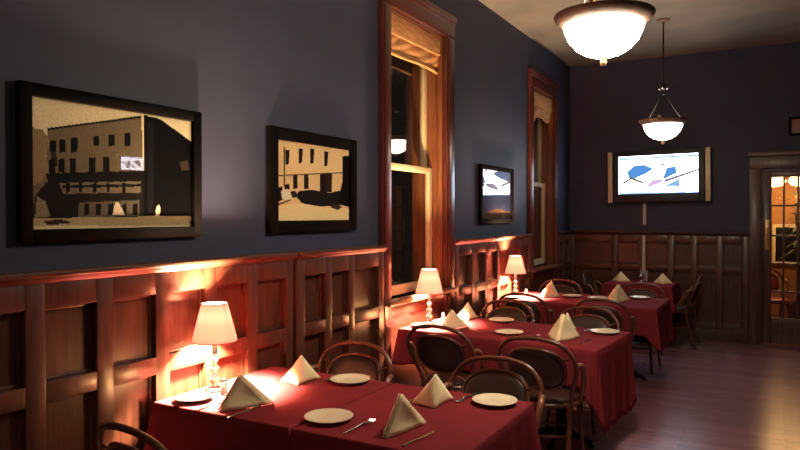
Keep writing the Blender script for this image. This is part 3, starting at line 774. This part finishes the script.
# ------------------------------------------------------------------ table lamps
def make_lamp():
    t = thing('table_lamp', '', 'table lamp')
    bm = BM(); lathe(bm, [(0, 0), (.046, 0), (.048, .006), (.040, .014), (.018, .020), (0, .021)], 28); obj('base', bm, 'iron', t, 40)
    bm = BM(); lathe(bm, [(0, .018), (.012, .020), (.016, .034), (.028, .056), (.016, .078), (.012, .084), (.024, .106), (.013, .128), (.010, .134), (.020, .152), (.010, .170), (.008, .180), (0, .180)], 24); obj('crystal_stem', bm, 'clear', t, True)
    bm = BM(); lathe(bm, [(0, .178), (.013, .178), (.013, .262), (0, .262)], 16); obj('socket', bm, 'iron', t, 40)
    bm = BM(); lathe(bm, [(0, .262), (.009, .266), (.017, .290), (.014, .308), (0, .318)], 16); obj('bulb', bm, 'bulb', t, True)
    bm = BM(); lathe(bm, [(.108, .240), (.061, .424)], 48, cap=False); sh = obj('lamp_shade', bm, 'shade', t, True)
    bm = BM()
    for r, z in ((.108, .241), (.0612, .423)): tube(bm, [(r * math.cos(2 * PI * k / 32), r * math.sin(2 * PI * k / 32), z) for k in range(32)], .0022, 6, True, 1)
    for k in range(3): tube(bm, [(0.010 * math.cos(k * 2.1), .010 * math.sin(k * 2.1), .250), (.045 * math.cos(k * 2.1), .045 * math.sin(k * 2.1), .262), (.0605 * math.cos(k * 2.1), .0605 * math.sin(k * 2.1), .422)], .0015, 5)
    obj('shade_wire', bm, 'iron', sh, True)
    ld = bpy.data.lights.new('lamp_light', 'POINT'); ld.energy = LAMP_W; ld.color = LAMP_COL; ld.shadow_soft_size = .035
    lo = bpy.data.objects.new('light', ld); COL.objects.link(lo); lo.parent = t; lo.location = (0, 0, .345)
    ld = bpy.data.lights.new('added_down_fill', 'SPOT'); ld.energy = DOWN_FILL_W; ld.color = LAMP_COL; ld.shadow_soft_size = .035; ld.spot_size = math.radians(140); ld.spot_blend = .5  # extra spot added inside the shade to brighten the tabletop
    lo = bpy.data.objects.new('light', ld); COL.objects.link(lo); lo.parent = t; lo.location = (0, 0, .335)
    return t
lamp = make_lamp()
for i, (x, y, lab) in enumerate([
        (.157, 2.405, 'lit table lamp with a salmon shade on the nearest table against the panelling'),
        (.165, 4.71, 'lit table lamp on the middle table in front of the nearer window'),
        (.165, 6.72, 'lit table lamp on the third table below the small glaring picture')]):
    o = lamp if i == 0 else copy_tree(lamp)
    o.location = (x, y, TOP + .0005); o['label'] = lab; o['group'] = 'small lit table lamps'

# ------------------------------------------------------------------ table settings
Z = TOP + .0006
def place(T, lx, ly):
    c, s = math.cos(T[4]), math.sin(T[4]); return T[0] + c * lx - s * ly, T[1] + s * lx + c * ly

def make_plate():
    t = tag(None or obj('bread_plate', plate_bm(), 'plate', None, True), '', 'plate'); return t
def plate_bm():
    bm = BM(); lathe(bm, [(0, 0), (.060, 0), (.062, .004), (.082, .012), (.101, .017), (.102, .0195), (.098, .0195), (.080, .0145), (.066, .0085), (.058, .007), (0, .007)], 48); return bm
plate = make_plate()
plates = [
    (.912, 2.285, 'cream bread plate nearest the camera, on the near side of the nearest table'),
    (1.425, 2.850, 'cream bread plate at the far right corner of the nearest table'),
    (.640, 2.860, 'cream bread plate in front of the chair nearer the lamp at the nearest table'),
    (.871, 4.571, 'cream bread plate on the near side of the middle table'),
    (.625, 5.07, 'cream bread plate on the far side of the middle table, nearer the wall'),
    (1.462, 4.93, 'cream bread plate at the far right corner of the middle table'),
    (.695, 6.96, 'cream bread plate beside the paired napkins on the third table'),
    (.968, 6.90, 'cream bread plate left of the orange-lit napkin on the third table'),
    (1.335, 7.15, 'cream bread plate at the aisle end of the third table'),
]
for i, (x, y, lab) in enumerate(plates):
    o = plate if i == 0 else copy_tree(plate)
    o.location = (x, y, Z); o['label'] = lab; o['group'] = 'cream bread plates'
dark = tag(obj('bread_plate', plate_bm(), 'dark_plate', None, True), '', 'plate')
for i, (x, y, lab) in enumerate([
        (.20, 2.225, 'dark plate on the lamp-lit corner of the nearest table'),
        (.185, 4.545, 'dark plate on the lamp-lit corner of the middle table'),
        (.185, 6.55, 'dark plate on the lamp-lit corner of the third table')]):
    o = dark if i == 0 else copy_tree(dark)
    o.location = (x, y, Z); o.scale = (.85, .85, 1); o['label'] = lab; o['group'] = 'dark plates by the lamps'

def napkin(label, foot, wa, wb, ap, h):
    """folded linen tent: a leaning front ridge with two doubled wings; wa, wb and ap are offsets from the ridge foot"""
    t = thing('folded_napkin', label, 'napkin', (foot[0], foot[1], Z), 0, 'folded cream napkins')
    A = Vector((ap[0], ap[1], h)); F = Vector((0, 0, 0.002))
    def wing(bm, Wt, shrink, shift):
        n = 8; Wv = Vector((Wt[0], Wt[1], 0.002)); g = {}
        nr = (A - F).cross(Wv - F).normalized()
        for i in range(n + 1):
            for j in range(n + 1 - i):
                u, v = i / n, j / n
                w = 1 - u - v
                p = A * u + Wv * v * shrink + F * (w + v * (1 - shrink)) 
                bul = 27 * u * v * w * .010 - .006 * math.sin(PI * v) * (1 - u)
                p = p + nr * (bul * (1 if Wt is wa else -1) + shift)
                p.z = max(p.z, .002)
                g[i, j] = bm.verts.new(p)
        for i in range(n):
            for j in range(n - i):
                bm.faces.new((g[i, j], g[i + 1, j], g[i, j + 1]))
                if i + j < n - 1: bm.faces.new((g[i + 1, j], g[i + 1, j + 1], g[i, j + 1]))
    for Wt, sg in ((wa, 1), (wb, -1)):
        bm = BM(); wing(bm, Wt, 1.0, 0.0); wing(bm, Wt, .93, sg * -.008)
        o = obj('fold', bm, 'napkin', t, True, recalc=False)
        md = o.modifiers.new('thickness', 'SOLIDIFY'); md.thickness = .0032; md.offset = 0
    return t
near = ((.125, .215), (-.055, .185), (.045, .09))
far = ((-.135, .03), (.005, .185), (-.035, .075))
flat = ((-.12, .10), (.12, .10), (0, .07))
big = ((.10, .25), (-.11, .18), (.02, .10))
aisle = ((.05, .25), (-.075, .175), (.015, .10))
for lab, ft, w, h in [
        ('broad folded napkin in front of the lamp on the nearest table', (.432, 2.150), near, .150),
        ('folded napkin on the far side of the nearest table, between lamp and wall-side chair', (.457, 2.668), far, .136),
        ('folded napkin at the front of the nearest table, nearest the camera', (1.235, 2.195), aisle, .150),
        ('folded napkin in the middle of the nearest table, left of its far corner plate', (1.231, 2.640), far, .135),
        ('folded napkin at the near side of the middle table beside the lamp', (.37, 4.50), near, .14),
        ('folded napkin at the far side of the middle table behind its lamp-side napkin', (.38, 4.98), far, .14),
        ('large orange-lit folded napkin standing at the near right of the middle table', (1.255, 4.42), big, .178),
        ('folded napkin half hidden behind the large orange-lit napkin on the middle table', (1.25, 4.78), far, .14),
        ('folded napkin at the near side of the third table beside the lamp', (.45, 6.72), near, .14),
        ('folded napkin at the far side of the third table near the lamp', (.47, 7.02), far, .15),
        ('orange-lit folded napkin at the near right of the third table', (1.175, 6.68), big, .172),
        ('folded napkin at the left of the small table below the television', (.815, 8.80), flat, .13),
        ('folded napkin at the right of the small table below the television', (1.325, 8.76), flat, .13)]:
    napkin(lab, ft, *w, h)

def make_knife():
    t = thing('table_knife', '', 'knife')
    bm = BM(); box(bm, -.0055, .0055, -.105, -.01, .0, .0055, .002); obj('handle', bm, 'steel', t, 40)
    bm = BM()
    v0 = [(-.004, -.012), (.0055, -.012), (.008, .03), (.008, .085), (.003, .108), (-.003, .110), (-.0045, .06)]
    lo_ = [bm.verts.new((x, y, .0015)) for x, y in v0]; hi_ = [bm.verts.new((x, y, .0032)) for x, y in v0]
    bm.faces.new(lo_); bm.faces.new(hi_)
    for i in range(7): bm.faces.new((lo_[i], lo_[(i + 1) % 7], hi_[(i + 1) % 7], hi_[i]))
    obj('blade', bm, 'steel', t); return t
def make_fork():
    t = thing('table_fork', '', 'fork')
    bm = BM(); tube(bm, [(0, -.10, .004), (0, -.03, .005), (0, .03, .010), (0, .045, .008)], lambda q: .0045 - .0012 * q, 6); obj('handle', bm, 'steel', t, True)
    bm = BM(); box(bm, -.011, .011, .042, .062, .005, .0075, .001)
    for k in range(4): tube(bm, [(-.0093 + .0062 * k, .060, .006), (-.0093 + .0062 * k, .080, .004), (-.0093 + .0062 * k, .100, .008)], .0016, 5)
    obj('tines', bm, 'steel', t, 40); return t
knife, fork = make_knife(), make_fork()
kn = [((.530, 2.20), 0.05, 'knife at the foot of the broad napkin in front of the nearest lamp'),
      ((.335, 2.80), PI - .1, 'knife beside the far wall-side napkin on the nearest table'),
      ((1.350, 2.255), -.12, 'knife to the right of the napkin nearest the camera'),
      ((1.085, 2.74), PI - .1, 'knife to the left of the middle napkin on the nearest table'),
      ((1.42, 4.53), -.1, 'knife right of the large orange-lit napkin on the middle table'),
      ((.49, 4.60), 0, 'knife beside the lamp-side napkin on the middle table')]
for i, ((x, y), r, lab) in enumerate(kn):
    o = knife if i == 0 else copy_tree(knife)
    o.location = (x, y, Z); o.rotation_euler = (0, 0, r); o['label'] = lab; o['group'] = 'table knives'
fk = [((.335, 2.20), .0, 'fork between the dark plate and the broad napkin on the nearest table'),
      ((.535, 2.905), PI - .08, 'fork beside the far wall-side plate on the nearest table'),
      ((1.075, 2.26), -.06, 'fork between the nearest plate and the nearest napkin'),
      ((1.285, 2.87), PI - .12, 'fork to the left of the far right corner plate on the nearest table'),
      ((1.075, 4.52), 0, 'fork between plate and large orange-lit napkin on the middle table'),
      ((1.33, 4.94), PI - .1, 'fork beside the far right corner plate on the middle table')]
for i, ((x, y), r, lab) in enumerate(fk):
    o = fork if i == 0 else copy_tree(fork)
    o.location = (x, y, Z); o.rotation_euler = (0, 0, r); o['label'] = lab; o['group'] = 'table forks'

def make_shaker():
    t = thing('salt_shaker', '', 'shaker')
    bm = BM(); lathe(bm, [(0, 0), (.017, 0), (.018, .004), (.016, .03), (.0145, .058), (0, .058)], 16); obj('glass_body', bm, 'clear', t, 40)
    bm = BM(); lathe(bm, [(0, .003), (.0145, .004), (.0135, .036), (0, .036)], 16); obj('salt', bm, 'salt', t, 40)
    bm = BM(); lathe(bm, [(.0145, .057), (.0155, .060), (.0145, .070), (.008, .076), (0, .077)], 16); obj('cap', bm, 'silver', t, True)
    return t
sk = make_shaker()
for i, (x, y, lab) in enumerate([
        (.245, 2.375, 'glass salt shaker beside the lamp base on the nearest table'),
        (.255, 4.775, 'glass salt shaker beside the lamp base on the middle table'),
        (.265, 6.775, 'glass salt shaker beside the lamp base on the third table')]):
    o = sk if i == 0 else copy_tree(sk)
    o.location = (x, y, Z); o['label'] = lab; o['group'] = 'salt shakers by the lamps'
pp = copy_tree(sk); pp.name = 'pepper_shaker'
pp.location = (.225, 4.84, Z); pp['label'] = 'dark-filled pepper shaker behind the salt shaker on the middle table'; pp['group'] = 'pepper shakers'
for ch in pp.children:
    if ch.name.startswith('salt'): ch.data = ch.data.copy(); ch.data.materials[0] = M['iron']; ch.name = 'pepper'

t = thing('votive_holder', 'small shiny silver votive holder on the small table below the television', 'candle holder', (1.045, 8.98, Z))
bm = BM(); lathe(bm, [(0, 0), (.028, 0), (.030, .004), (.012, .012), (.012, .024), (.034, .038), (.042, .062), (.040, .088), (.037, .088), (.038, .064), (.028, .046), (0, .044)], 24); obj('cup', bm, 'silver', t, True)
bm = BM(); lathe(bm, [(0, .045), (.026, .047), (.028, .070), (0, .070)], 16); obj('candle', bm, 'salt', t, 40)
t = thing('menu_card_holder', 'grey card stand behind the silver votive holder on the small table', 'card stand', (1.055, 9.12, Z))
bm = BM(); box(bm, -.05, .05, -.025, .025, 0, .012, .003); obj('base', bm, 'card', t, 40)
bm = BM(); box(bm, -.045, .045, -.004, .004, .010, .135, .001); obj('card', bm, 'card', t, 40)
